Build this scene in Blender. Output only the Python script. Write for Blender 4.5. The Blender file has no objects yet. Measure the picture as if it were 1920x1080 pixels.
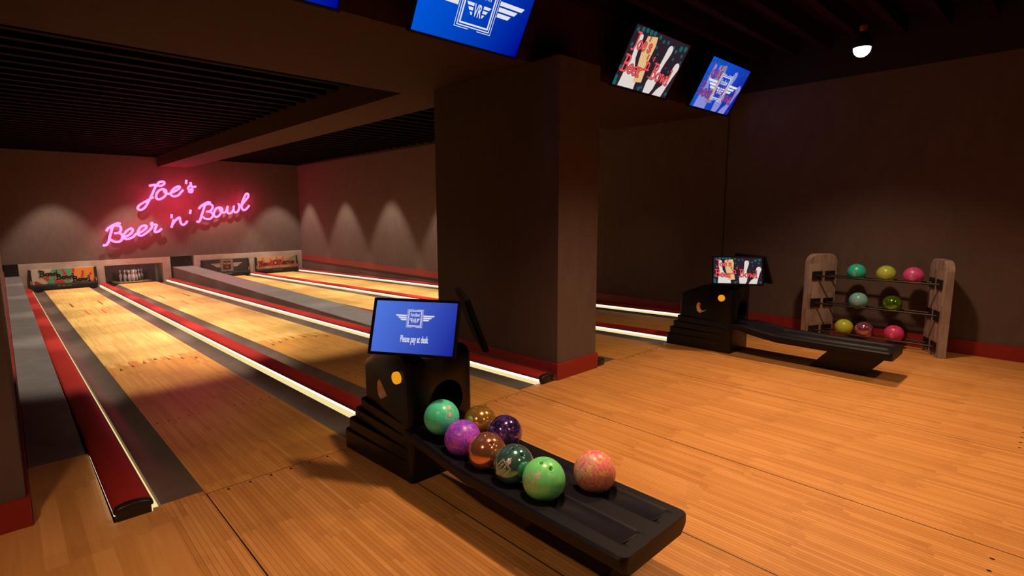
import bpy, bmesh, math, random
from mathutils import Vector, Matrix
random.seed(7)
SC = bpy.context.scene
COL = SC.collection
PI = math.pi

# ------------------------------------------------------------------ helpers
def lin(r, g, b, k=1.0):
    f = lambda v: ((v / 255) / 12.92 if v / 255 <= .04045 else ((v / 255 + .055) / 1.055) ** 2.4) * k
    return (f(r), f(g), f(b))

class NT:
    """small node tree helper"""
    def __init__(s, name):
        s.m = bpy.data.materials.new(name); s.m.use_nodes = True
        s.t = s.m.node_tree; s.t.nodes.clear()
        s.out = s.t.nodes.new('ShaderNodeOutputMaterial')
    def n(s, typ, ins=None, **kw):
        nd = s.t.nodes.new('ShaderNode' + typ)
        for k, v in kw.items(): setattr(nd, k, v)
        for k, v in (ins or {}).items(): s.set(nd.inputs[k], v)
        return nd
    def set(s, sock, v):
        if isinstance(v, bpy.types.NodeSocket): s.t.links.new(v, sock)
        elif isinstance(v, bpy.types.Node): s.t.links.new(v.outputs[0], sock)
        else:
            if sock.type == 'RGBA' and len(v) == 3: v = (*v, 1)
            sock.default_value = v
    def math(s, op, a, b=0.0, c=None):
        ins = {0: a, 1: b}
        if c is not None: ins[2] = c
        return s.n('Math', ins, operation=op).outputs[0]
    def mix(s, f, a, b, blend='MIX'):
        nd = s.t.nodes.new('ShaderNodeMix'); nd.data_type = 'RGBA'; nd.blend_type = blend
        s.set(nd.inputs[0], f); s.set(nd.inputs[6], a); s.set(nd.inputs[7], b)
        return nd.outputs[2]
    def ramp(s, f, pts, interp='LINEAR'):
        nd = s.n('ValToRGB', {0: f}); r = nd.color_ramp; r.interpolation = interp
        while len(r.elements) < len(pts): r.elements.new(.5)
        for e, (p, c) in zip(r.elements, pts): e.position = p; e.color = (*c, 1)
        return nd.outputs[0]
    def bsdf(s, color, rough=.5, metal=0.0, spec=.5, bump=None, coat=0.0, bs=.2, bd=.01):
        b = s.n('BsdfPrincipled', {'Base Color': color, 'Roughness': rough, 'Metallic': metal})
        b.inputs['Specular IOR Level'].default_value = spec
        b.inputs['Coat Weight'].default_value = coat
        b.inputs['Coat Roughness'].default_value = .08
        if bump is not None:
            bn = s.n('Bump', {'Height': bump, 'Strength': bs, 'Distance': bd})
            s.set(b.inputs['Normal'], bn.outputs[0])
        s.t.links.new(b.outputs[0], s.out.inputs[0])
        return s.m

def plain(name, col, rough=.5, metal=0.0, spec=.5, var=.12, scale=30, bs=.0, coat=0.0):
    """procedural plain surface: slight noise in tone and roughness"""
    t = NT(name); tc = t.n('TexCoord').outputs['Object']
    nz = t.n('TexNoise', {'Vector': tc, 'Scale': scale, 'Detail': 4.0}).outputs[0]
    d = tuple(c * (1 - var) for c in col); l = tuple(min(1, c * (1 + var)) for c in col)
    c = t.ramp(nz, [(.3, d), (.7, l)])
    return t.bsdf(c, rough, metal, spec, nz if bs else None, coat, bs, .004)

def glow(name, col, s=1.0):
    t = NT(name); e = t.n('Emission', {'Color': col, 'Strength': s})
    t.t.links.new(e.outputs[0], t.out.inputs[0]); return t.m

def screen_grad(name, a, b, s=1.0, axis=0, lo=0.0, hi=1.0):
    """lit display: backlight gradient across generated coordinates"""
    t = NT(name); g = t.n('TexCoord').outputs['UV']
    sp = t.n('SeparateXYZ', {0: g})
    f = t.math('ADD', t.math('MULTIPLY', sp.outputs[0], .8), t.math('MULTIPLY', sp.outputs[1], -.2))
    f = t.math('ADD', f, .2)
    c = t.ramp(f, [(lo, a), (hi, b)])
    e = t.n('Emission', {'Color': c, 'Strength': s}); t.t.links.new(e.outputs[0], t.out.inputs[0]); return t.m

def wm(o):
    m = o.matrix_basis.copy()
    return wm(o.parent) @ o.matrix_parent_inverse @ m if o.parent else m

class MB:
    """collects geometry for ONE mesh object"""
    def __init__(s): s.v = []; s.f = []; s.mi = []; s.cur = 0
    def add(s, vs, fs):
        o = len(s.v); s.v += [tuple(v) for v in vs]
        for f in fs: s.f.append(tuple(i + o for i in f)); s.mi.append(s.cur)
        return s
    def box(s, x0, y0, z0, x1, y1, z1, zf=None):
        vs = [(x0, y0, z0), (x1, y0, z0), (x1, y1, z0), (x0, y1, z0), (x0, y0, z1), (x1, y0, z1), (x1, y1, z1), (x0, y1, z1)]
        if zf: vs = [(a, b, c + zf(b)) for a, b, c in vs]
        return s.add(vs, [(3, 2, 1, 0), (4, 5, 6, 7), (0, 1, 5, 4), (1, 2, 6, 5), (2, 3, 7, 6), (3, 0, 4, 7)])
    def prism(s, poly, fn0, fn1):
        """polygon (list of 2D) placed by two functions, capped"""
        n = len(poly); vs = [fn0(*p) for p in poly] + [fn1(*p) for p in poly]
        return s.add(vs, [tuple(range(n))[::-1], tuple(range(n, 2 * n))] + [(i, (i + 1) % n, n + (i + 1) % n, n + i) for i in range(n)])
    def lathe(s, prof, seg=32, c=(0, 0, 0), M=None):
        vs = []; fs = []
        for r, z in prof:
            for k in range(seg):
                a = 2 * PI * k / seg; p = Vector((r * math.cos(a), r * math.sin(a), z))
                if M: p = M @ p
                vs.append(tuple(p + Vector(c)))
        for i in range(len(prof) - 1):
            for k in range(seg):
                fs.append((i * seg + k, i * seg + (k + 1) % seg, (i + 1) * seg + (k + 1) % seg, (i + 1) * seg + k))
        fs.append(tuple(range(seg))[::-1]); fs.append(tuple((len(prof) - 1) * seg + k for k in range(seg)))
        return s.add(vs, fs)
    def tube(s, pts, r, seg=8):
        P = [Vector(p) for p in pts]; rings = []; up = None
        for i, p in enumerate(P):
            d = (P[min(i + 1, len(P) - 1)] - P[max(i - 1, 0)]).normalized()
            if up is None: up = d.orthogonal().normalized()
            up = (up - d * up.dot(d)).normalized(); b = d.cross(up)
            rings.append([tuple(p + r * (math.cos(2 * PI * k / seg) * up + math.sin(2 * PI * k / seg) * b)) for k in range(seg)])
        vs = [v for rg in rings for v in rg]; fs = []
        for i in range(len(P) - 1):
            for k in range(seg):
                fs.append((i * seg + k, i * seg + (k + 1) % seg, (i + 1) * seg + (k + 1) % seg, (i + 1) * seg + k))
        fs.append(tuple(range(seg))[::-1]); fs.append(tuple((len(P) - 1) * seg + k for k in range(seg)))
        return s.add(vs, fs)
    def loft(s, rings, closed=True, cap=True):
        n = len(rings[0]); vs = [v for r in rings for v in r]; fs = []
        for i in range(len(rings) - 1):
            for k in range(n if closed else n - 1):
                fs.append((i * n + k, i * n + (k + 1) % n, (i + 1) * n + (k + 1) % n, (i + 1) * n + k))
        if cap and closed: fs.append(tuple(range(n))[::-1]); fs.append(tuple((len(rings) - 1) * n + k for k in range(n)))
        return s.add(vs, fs)
    def build(s, name, mats, parent=None, smooth=35, bevel=0, bseg=3, local=None, rel=False):
        me = bpy.data.meshes.new(name)
        vs = s.v
        if local is not None: vs = [tuple(Vector(v) - Vector(local)) for v in vs]
        me.from_pydata(vs, [], s.f)
        for m in (mats if isinstance(mats, (list, tuple)) else [mats]): me.materials.append(m)
        for p, i in zip(me.polygons, s.mi): p.material_index = i
        bm = bmesh.new(); bm.from_mesh(me); bmesh.ops.recalc_face_normals(bm, faces=bm.faces); bm.to_mesh(me); bm.free()
        if smooth:
            me.polygons.foreach_set('use_smooth', [True] * len(me.polygons)); me.set_sharp_from_angle(angle=math.radians(smooth))
        me.update()
        o = bpy.data.objects.new(name, me); COL.objects.link(o)
        if parent is not None:
            o.parent = parent
            if not rel: o.matrix_parent_inverse = wm(parent).inverted()
        if local is not None: o.location = local
        if bevel:
            b = o.modifiers.new('b', 'BEVEL'); b.width = bevel; b.segments = bseg; b.limit_method = 'ANGLE'; b.angle_limit = .6
        return o

def empty(name, loc=(0, 0, 0)):
    o = bpy.data.objects.new(name, None); o.empty_display_size = .1; o.location = loc; COL.objects.link(o); return o
def tag(o, label, cat, group=None, kind=None):
    o['label'] = label; o['category'] = cat
    if group: o['group'] = group
    if kind: o['kind'] = kind
    return o
def struct(o): o['kind'] = 'structure'; return o
def apply_mods(o):
    dg = bpy.context.evaluated_depsgraph_get(); me = bpy.data.meshes.new_from_object(o.evaluated_get(dg))
    o.modifiers.clear(); o.data = me; return o
def cut(o, cutter_mb):
    c = cutter_mb.build('cutter', o.data.materials[0], smooth=0)
    m = o.modifiers.new('c', 'BOOLEAN'); m.operation = 'DIFFERENCE'; m.solver = 'EXACT'; m.object = c
    bpy.context.view_layer.update(); apply_mods(o)
    bpy.data.objects.remove(c); return o

class Frame:
    """a flat surface standing in the room: origin, right, up, outward normal"""
    def __init__(s, o, ex, ey):
        s.o = Vector(o); s.ex = Vector(ex); s.ey = Vector(ey); s.n = s.ex.normalized().cross(s.ey.normalized())
    def p(s, u, v, h=0.0): return tuple(s.o + s.ex * u + s.ey * v + s.n * h)
    def sub(s, u, v, su, sv, rot=0.0):
        a = s.ex.normalized(); b = s.ey.normalized(); c, d = math.cos(rot), math.sin(rot)
        return Frame(s.o + s.ex * u + s.ey * v, (a * c + b * d) * su, (-a * d + b * c) * sv)

def flat(mb, fr, poly, h): mb.add([fr.p(u, v, h) for u, v in poly], [tuple(range(len(poly)))])
def quad_uv(fr, name, m, parent, h, w=1.0, hh=1.0):
    mb = MB(); flat(mb, fr, [(0, 0), (w, 0), (w, hh), (0, hh)], h); o = mb.build(name, m, parent, smooth=0)
    uv = o.data.uv_layers.new(); 
    for l in o.data.loops:
        uv.data[l.index].uv = [(0, 0), (1, 0), (1, 1), (0, 1)][l.vertex_index]
    return o

# stroke lettering (letters drawn as pen strokes with serifs)
def arc(cx, cy, rx, ry, a0=0, a1=360, n=16):
    return [(cx + rx * math.cos(math.radians(a0 + (a1 - a0) * i / n)), cy + ry * math.sin(math.radians(a0 + (a1 - a0) * i / n))) for i in range(n + 1)]
def S_(t): return [[tuple(map(float, p.split(','))) for p in s.split()] for s in t.split(';')]
GL = {
 'J': (.52, S_('.12,1 .5,1;.34,1 .34,.12 .26,-.1 .1,-.16 .02,-.1')),
 'B': (.66, S_('.02,0 .38,0 .54,.1 .56,.3 .44,.48 .16,.52;.02,1 .36,1 .5,.9 .5,.66 .4,.54 .16,.52;.16,0 .16,1')),
 'o': (.54, [arc(.27, .26, .21, .26)]),
 'e': (.5, S_('.08,.29 .42,.29 .42,.4 .34,.52 .22,.54 .1,.44 .06,.25 .1,.08 .22,0 .34,.02 .43,.1')),
 's': (.44, S_('.36,.42 .3,.52 .16,.53 .08,.44 .1,.34 .32,.24 .37,.12 .28,.01 .14,0 .06,.1')),
 'r': (.42, S_('.02,0 .26,0;.13,0 .13,.52 .02,.52;.13,.36 .24,.5 .36,.52')),
 'n': (.58, S_('.02,0 .24,0;.13,0 .13,.52 .02,.52;.13,.4 .26,.53 .4,.48 .43,.36 .43,0;.33,0 .55,0')),
 'w': (.72, S_('.0,.53 .18,.53;.08,.53 .2,.02 .34,.44 .48,.02 .62,.53;.54,.53 .7,.53')),
 'l': (.28, S_('.02,0 .26,0;.14,0 .14,1 .03,1')),
 "'": (.2, S_('.1,1 .08,.74')),
 'O': (.76, [arc(.37, .5, .32, .5)]),
 'R': (.7, S_('.02,0 .28,0;.15,0 .15,1;.02,1 .38,1 .52,.88 .52,.64 .4,.52 .15,.52;.36,.52 .54,.04 .66,0')),
 'a': (.54, [arc(.24, .2, .17, .2), [(.1, .46), (.26, .54), (.4, .46), (.4, .06), (.5, 0)]]),
 'm': (.86, S_('.02,0 .24,0;.13,0 .13,.52 .02,.52;.13,.4 .24,.53 .36,.5 .42,.36 .42,0;.42,.38 .54,.53 .66,.5 .72,.36 .72,0;.62,0 .84,0')),
 ' ': (.3, []),
}
def strokes(mb, fr, text, w, h, shear=0.0):
    """fr unit = cap height"""
    x = 0.0
    for ch in text:
        adv, st = GL[ch]
        for s in st:
            P = [(x + a + shear * b, b) for a, b in s]
            for i in range(len(P) - 1):
                (ax, ay), (bx, by) = P[i], P[i + 1]; L = math.hypot(bx - ax, by - ay) or 1e-6
                nx, ny = -(by - ay) / L * w / 2, (bx - ax) / L * w / 2
                flat(mb, fr, [(ax + nx, ay + ny), (ax - nx, ay - ny), (bx - nx, by - ny), (bx + nx, by + ny)], h)
            for a, b in P:
                flat(mb, fr, [(a + w / 2 * math.cos(k * PI / 4), b + w / 2 * math.sin(k * PI / 4)) for k in range(8)], h)
        x += adv
    return x
def text_width(t): return sum(GL[c][0] for c in t)
_fc = {}
def sans(mb, fr, text, h, sx=.6, bold=.02):
    """condensed bold sans lettering, centred, fr unit = letter size"""
    if text not in _fc:
        cu = bpy.data.curves.new('t', 'FONT'); cu.body = text; cu.align_x = 'CENTER'; cu.offset = bold; cu.resolution_u = 2
        o = bpy.data.objects.new('t', cu); COL.objects.link(o); bpy.context.view_layer.update()
        me = bpy.data.meshes.new_from_object(o.evaluated_get(bpy.context.evaluated_depsgraph_get()))
        _fc[text] = ([tuple(v.co) for v in me.vertices], [tuple(p.vertices) for p in me.polygons])
        bpy.data.objects.remove(o); bpy.data.curves.remove(cu)
    vs, fs = _fc[text]
    mb.add([fr.p(x * sx, y, h) for x, y, z in vs], fs)

def rect_line(mb, fr, a, b, t, h):
    for q in ([(-a, b - t), (a, b - t), (a, b), (-a, b)], [(-a, -b), (a, -b), (a, -b + t), (-a, -b + t)],
              [(-a, -b + t), (-a + t, -b + t), (-a + t, b - t), (-a, b - t)], [(a - t, -b + t), (a, -b + t), (a, b - t), (a - t, b - t)]):
        flat(mb, fr, q, h)
def emblem(mb, fr, h, words=True, wing=.75):
    """winged square badge; fr unit = badge height, centred"""
    rect_line(mb, fr, .40, .44, .035, h); rect_line(mb, fr, .45, .49, .022, h)
    for s in (-1, 1):
        for q in (.53,):
            flat(mb, fr, [(s * .5, -q), (s * .12, -q), (s * .12, -q + .014), (s * .5, -q + .014)], h)
            flat(mb, fr, [(s * .5, q), (s * .12, q), (s * .12, q - .014), (s * .5, q - .014)], h)
        flat(mb, fr, [(s * .49, -.53), (s * .504, -.53), (s * .504, .53), (s * .49, .53)], h)
        for k, (y, L) in enumerate(((.2, wing), (.08, wing * .76), (-.04, wing * .55))):
            flat(mb, fr, [(s * .53, y), (s * (.53 + L), y), (s * (.53 + L - .07), y - .085), (s * .53, y - .085)], h)
        if words:
            for y, L in ((.0, .2), (-.09, .14), (-.18, .07)):
                flat(mb, fr, [(s * .13, y), (s * (.13 + L), y), (s * (.13 + L - .04), y - .06), (s * .13, y - .06)], h)
    if words:
        sans(mb, fr.sub(0, .12, fr.ex.length * .27, fr.ey.length * .30), 'Pure Bowl', h, .50, .012)
        sans(mb, fr.sub(0, -.25, fr.ex.length * .34, fr.ey.length * .36), 'VR', h, .5, .012)

# ------------------------------------------------------------------ camera
RX, RY, RZ = (0.723245, -0.690579, -0.004003), (-0.098898, -0.097836, -0.990276), (0.683473, 0.716609, -0.139056)
EYE = (0, 0, 1.76)
cam_d = bpy.data.cameras.new('camera'); cam = bpy.data.objects.new('camera', cam_d); COL.objects.link(cam)
cam_d.sensor_width = 36; cam_d.lens = 1002.178 / 1920 * 36; cam_d.clip_start = .05; cam_d.clip_end = 100
cam.matrix_world = Matrix(((RX[0], -RY[0], -RZ[0], EYE[0]), (RX[1], -RY[1], -RZ[1], EYE[1]), (RX[2], -RY[2], -RZ[2], EYE[2]), (0, 0, 0, 1)))
SC.camera = cam
SC.view_settings.view_transform = 'Standard'; SC.view_settings.look = 'None'
SC.view_settings.exposure = 0; SC.view_settings.gamma = 1; SC.view_settings.use_curve_mapping = False
SC.cycles.use_denoising = True
SC.cycles.max_bounces = 6; SC.cycles.diffuse_bounces = 1; SC.cycles.glossy_bounces = 3
SC.cycles.sample_clamp_indirect = 4
SC.cycles.volume_step_rate = 6; SC.cycles.volume_max_steps = 64
w = bpy.data.worlds.new('world'); SC.world = w; w.use_nodes = True
w.node_tree.nodes['Background'].inputs[0].default_value = (.02, .008, .006, 1); w.node_tree.nodes['Background'].inputs[1].default_value = .1

# ------------------------------------------------------------------ materials
def wood(name, tones, bw=.0268, L=.62, gap=.55, gapw=.07, seams=(), foul=None, wide_left=False, rough=.33, head=None, spec=.5):
    t = NT(name); pos = t.n('TexCoord').outputs['Object']; sp = t.n('SeparateXYZ', {0: pos}); X, Y = sp.outputs[0], sp.outputs[1]
    def boards(bw, L, tones, gap):
        q = t.math('DIVIDE', X, bw); i = t.math('FLOOR', q); fx = t.math('SUBTRACT', q, i)
        rnd = t.n('TexWhiteNoise', {'W': t.math('ADD', i, .37)}, noise_dimensions='1D').outputs[0]
        grp = t.math('FLOOR', t.math('DIVIDE', X, bw * 8))
        r2 = t.n('TexWhiteNoise', {'W': t.math('ADD', grp, 11.3)}, noise_dimensions='1D').outputs[0]
        off = t.math('ADD', t.math('MULTIPLY', rnd, .12), r2)
        qy = t.math('ADD', t.math('DIVIDE', Y, L), off); j = t.math('FLOOR', qy); fy = t.math('SUBTRACT', qy, j)
        cb = t.n('CombineXYZ', {0: i, 1: j, 2: 0.0})
        wn = t.n('TexWhiteNoise', {'Vector': cb}, noise_dimensions='3D').outputs[0]
        gv = t.n('CombineXYZ', {0: t.math('MULTIPLY', X, 60.0), 1: t.math('MULTIPLY', Y, 2.2), 2: t.math('MULTIPLY', wn, 30.0)})
        gr = t.n('TexNoise', {'Vector': gv, 'Scale': 1.0, 'Detail': 3.0, 'Roughness': .5}).outputs[0]
        f = t.math('ADD', t.math('MULTIPLY', wn, .40), t.math('MULTIPLY', gr, .42)); f = t.math('ADD', f, .08)
        big = t.n('TexNoise', {'Vector': pos, 'Scale': 1.7, 'Detail': 2.0}).outputs[0]
        f = t.math('ADD', f, t.math('MULTIPLY', t.math('SUBTRACT', big, .5), .35))
        c = t.ramp(f, [(.12, tones[0]), (.5, tones[1]), (.9, tones[2])])
        # plank ends shade slightly darker
        e = t.math('LESS_THAN', fy, .16); e2 = t.math('MULTIPLY', e, .10)
        c = t.mix(e2, c, tuple(v * .45 for v in tones[0]))
        if gap:
            g = t.math('LESS_THAN', t.math('ABSOLUTE', t.math('SUBTRACT', fx, .5)), .5 - gapw)
            g = t.math('MULTIPLY', t.math('SUBTRACT', 1.0, g), gap)
            c = t.mix(g, c, tuple(v * .18 for v in tones[0]))
        return c, gr
    c, gr = boards(bw, L, tones, gap)
    if wide_left:
        c2, _ = boards(.092, .9, tones, 0)
        c = t.mix(t.math('LESS_THAN', X, .555), c, c2)
    if head:
        rb = t.n('TexWhiteNoise', {'W': t.math('FLOOR', t.math('DIVIDE', X, bw))}, noise_dimensions='1D').outputs[0]
        k = t.math('LESS_THAN', t.math('ADD', Y, t.math('MULTIPLY', t.math('GREATER_THAN', rb, .5), .22)), head[0])
        c = t.mix(k, c, t.mix(1.0, c, head[1], 'MULTIPLY'))
    for x in seams:
        k = t.math('LESS_THAN', t.math('ABSOLUTE', t.math('SUBTRACT', X, x)), .0035)
        c = t.mix(k, c, (.008, .004, .002))
    if foul:
        y0, spans = foul
        k = t.math('LESS_THAN', t.math('ABSOLUTE', t.math('SUBTRACT', Y, y0)), .005)
        m = 0.0
        for a, b in spans:
            m = t.math('ADD', m, t.math('MULTIPLY', t.math('GREATER_THAN', X, a), t.math('LESS_THAN', X, b)))
        c = t.mix(t.math('MULTIPLY', k, m), c, (.008, .004, .002))
    return t.bsdf(c, rough, 0, spec, gr, bs=.04, bd=.002)

LANES = [(.787, 1.83), (2.583, 3.625), (5.257, 6.298), (7.05, 8.09)]
SEAMS = [v for l in LANES for v in l]
M = {}
FT = [(.46, .195, .05), (.60, .275, .08), (.74, .37, .13)]
M['floor'] = wood('approach_wood', FT, L=.6, gap=.4, seams=SEAMS, foul=(3.651, LANES), wide_left=True, rough=.42, spec=.3)
LT = [(.56, .32, .09), (.76, .48, .15), (.88, .62, .23)]
M['lane'] = wood('lane_wood', LT, L=.75, gap=.3, gapw=.06, rough=.4, head=(8.25, (.80, .62, .46)), spec=.15)
def wall_mat(name, col):
    t = NT(name); pos = t.n('TexCoord').outputs['Object']
    n1 = t.n('TexNoise', {'Vector': t.n('Mapping', {'Vector': pos, 'Scale': (1, 1, .35)}), 'Scale': 9.0, 'Detail': 8.0, 'Roughness': .7}).outputs[0]
    n2 = t.n('TexNoise', {'Vector': pos, 'Scale': 1.1, 'Detail': 3.0}).outputs[0]
    c = t.ramp(n1, [(.25, tuple(v * .82 for v in col)), (.75, tuple(v * 1.15 for v in col))])
    c = t.mix(t.math('MULTIPLY', n2, .35), c, tuple(v * .7 for v in col))
    return t.bsdf(c, .85, 0, .2, n1, bs=.5, bd=.012)
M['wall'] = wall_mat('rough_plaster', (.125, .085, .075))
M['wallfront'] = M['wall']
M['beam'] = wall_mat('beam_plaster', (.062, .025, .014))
M['black'] = plain('black_paint', (.012, .007, .006), .8, var=.3, scale=12)
M['joist'] = plain('dark_joist_wood', (.0055, .0024, .0018), .8, spec=.08, var=.3, scale=12)
M['joist_front'] = plain('brown_joist_wood', (.022, .008, .005), .8, var=.3, scale=12, spec=.08)
M['red'] = plain('red_skirting_paint', (.26, .014, .012), .45, var=.1, scale=8)
M['capred'] = plain('red_capping', (.36, .028, .022), .5, var=.08, scale=4, spec=.05)
M['endcap'] = plain('black_end_cap', (.018, .011, .009), .35, var=.2)
M['gutter'] = plain('dark_gutter_plastic', (.12, .09, .075), .5, var=.1, scale=5, spec=.05)
M['cover'] = plain('grey_cover_laminate', (.16, .15, .15), .42, var=.12, scale=5, spec=.15)
M['coverside'] = plain('brown_cover_side', (.10, .075, .062), .6, var=.1, scale=5)
M['ledge'] = glow('cream_ledge_glow', lin(251, 228, 160), .95)  # ledge made to glow in place of LED light falling on it
M['led'] = glow('led_strip', (1, .95, .82), 1.35)
M['frame'] = plain('pale_frame_paint', (.42, .36, .32), .6, var=.12, scale=5)
M['pit'] = plain('pit_lining', (.20, .08, .065), .8)
M['kick'] = plain('kickback_grey', (.22, .18, .16), .6)
M['plastic'] = plain('black_moulded_plastic', (.0055, .004, .004), .33, var=.25, scale=20, spec=.32)
M['plastic2'] = plain('black_satin_plastic', (.005, .0045, .010), .46, var=.2, scale=20, spec=.25)  # faint blue in the base stands in for sheen from the screens
M['deep'] = plain('black_hole_lining', (.004, .003, .003), .9)
M['grip'] = plain('orange_grip_glint', (.95, .50, .26), .4)  # bright orange stands in for a reflection inside the grip recess
M['case'] = plain('matt_black_casing', (.006, .0048, .0048), .75, spec=.03)
M['button'] = glow('lit_amber_button', lin(250, 160, 32), .85)
M['steel'] = plain('brushed_steel', (.5, .48, .46), .3, metal=1, var=.1)
M['bezel'] = plain('black_bezel', (.007, .0055, .0055), .5, spec=.2)
M['rail'] = plain('black_steel_rail', (.014, .009, .008), .4, spec=.5)
M['white'] = glow('screen_white', lin(222, 214, 208))
M['neon'] = glow('neon_tube', (5, .46, 1.4), 1.0)
M['pinwhite'] = plain('pin_white', (.62, .55, .52), .35, var=.04)
M['pinred'] = plain('pin_red_band', (.5, .03, .03), .4)
M['arrow'] = plain('dark_inlay', (.08, .05, .04), .4)
M['dartdark'] = plain('dark_dart_inlay', (.24, .05, .03), .4)
M['dartorange'] = plain('orange_dart_inlay', (.75, .16, .07), .4)
M['dot'] = plain('black_dot_inlay', (.015, .008, .005), .4)
M['cord'] = plain('black_cord', (.015, .015, .018), .5)
M['copper'] = plain('copper_collar', (.6, .12, .04), .35, metal=.6)
M['bulb'] = glow('lit_bulb', (1, .95, .9), 6)
M['shade'] = plain('black_lampshade', (.012, .009, .008), .5)
def greywood():
    t = NT('weathered_grey_wood'); pos = t.n('TexCoord').outputs['Object']
    sp = t.n('SeparateXYZ', {0: pos})
    a = t.math('FLOOR', t.math('DIVIDE', t.math('ADD', sp.outputs[0], sp.outputs[1]), .05)); b = t.math('FLOOR', t.math('DIVIDE', sp.outputs[2], .21))
    wn = t.n('TexWhiteNoise', {'Vector': t.n('CombineXYZ', {0: a, 1: b})}, noise_dimensions='3D').outputs[0]
    g = t.n('TexNoise', {'Vector': t.n('Mapping', {'Vector': pos, 'Scale': (45, 45, 5)}), 'Scale': 1.0, 'Detail': 6.0}).outputs[0]
    f = t.math('ADD', t.math('MULTIPLY', wn, .35), t.math('MULTIPLY', g, .65))
    c = t.ramp(f, [(.2, (.16, .115, .10)), (.5, (.30, .225, .20)), (.85, (.42, .33, .29))])
    return t.bsdf(c, .6, 0, .3, g, bs=.3, bd=.004)
M['greywood'] = greywood()

# ------------------------------------------------------------------ room shell
Y0, TS = 3.651, .0263
def zs(y): return -TS * (y - Y0)        # the lanes run slightly downhill
mb = MB()
mb.box(-4.2, -4.6, -.2, 8.62, Y0, 0)
mb.box(-4.2, Y0, -.2, -.02, 3.97, 0)
mb.box(-.02, Y0, -.2, .312, 4.905, 0)
mb.box(.312, Y0, -.2, .535, Y0 + .002, 0)
for a, b in LANES: mb.box(a - .28, Y0, -.2, a, Y0 + .046, 0); mb.box(b, Y0, -.2, b + .28, Y0 + .046, 0)
struct(mb.build('floor', M['floor'], smooth=0))

mb = MB(); mb.box(8.527, -4.6, -.8, 8.7, 23.2, 3.57)
struct(mb.build('wall_right', M['wall'], smooth=0))
mb = MB(); mb.box(8.53, -4.6, 3.57, 8.7, 23.2, 4.3); struct(mb.build('trim_1', M['black'], smooth=0))
mb = MB(); mb.box(8.505, -4.6, 0, 8.527, 20.9, .178); 
struct(mb.build('baseboard_right', M['red'], smooth=0))
mb = MB(); mb.box(-4.2, 3.97, -.2, -.04, 4.2, 4.3); mb.box(-.3, 4.2, -.8, -.04, 23.2, 4.3)
struct(mb.build('wall_left', M['wall'], smooth=0))
mb = MB(); mb.box(-4.2, 3.95, 0, -.023, 3.97, .172); mb.box(-.04, 3.97, 0, -.023, 20.9, .172)
struct(mb.build('baseboard_left', M['red'], smooth=0))
mb = MB(); mb.box(-4.4, -4.6, -.2, -4.2, 4.2, 4.3); struct(mb.build('wall_side', M['wall'], smooth=0))
mb = MB(); mb.box(-4.2, -4.8, -.2, 8.7, -4.6, 4.3); struct(mb.build('wall_rear', M['wall'], smooth=0))
mb = MB(); mb.box(-.3, 20.9, .352, 8.62, 21.05, 4.3); mb.box(-.3, 23.0, -.9, 8.62, 23.2, .5)
struct(mb.build('wall_back', M['wall'], smooth=0))
mb = MB(); mb.box(8.521, 3.942, .178, 8.528, 3.958, 3.3); struct(mb.build('trim_2', M['black'], smooth=0))
# dark ceilings, each one mesh with its joists
mb = MB(); mb.box(-4.2, -4.6, 4.2, 8.7, 4.05, 4.3)
y = 3.03 - .43 * 17
while y < 4.0: mb.box(-4.2, y - .045, 3.97, 8.53, y + .045, 4.2); y += .43
struct(mb.build('ceiling', M['joist_front'], smooth=0))
mb = MB(); mb.box(-.3, 6.2, 3.85, 8.7, 21, 4.0)
y = 6.42
while y < 20.85: mb.box(-.04, y - .05, 3.62, 8.53, y + .05, 3.85); y += .40
mb.box(-.04, 20.7, 3.60, 8.53, 20.9, 3.85)
struct(mb.build('ceiling_lanes', M['joist'], smooth=0))
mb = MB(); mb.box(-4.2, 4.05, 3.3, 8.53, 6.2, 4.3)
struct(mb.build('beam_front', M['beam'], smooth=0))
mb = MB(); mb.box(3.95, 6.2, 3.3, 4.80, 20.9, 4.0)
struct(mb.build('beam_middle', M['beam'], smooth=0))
mb = MB(); mb.box(4.131, 3.642, 0, 4.785, 5.75, 3.3)
struct(mb.build('pillar', M['wall'], smooth=0, bevel=.006))
mb = MB(); mb.box(4.111, 3.622, 0, 4.805, 5.77, .178)
struct(mb.build('baseboard_pillar', M['red'], smooth=0, bevel=.003))

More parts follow.
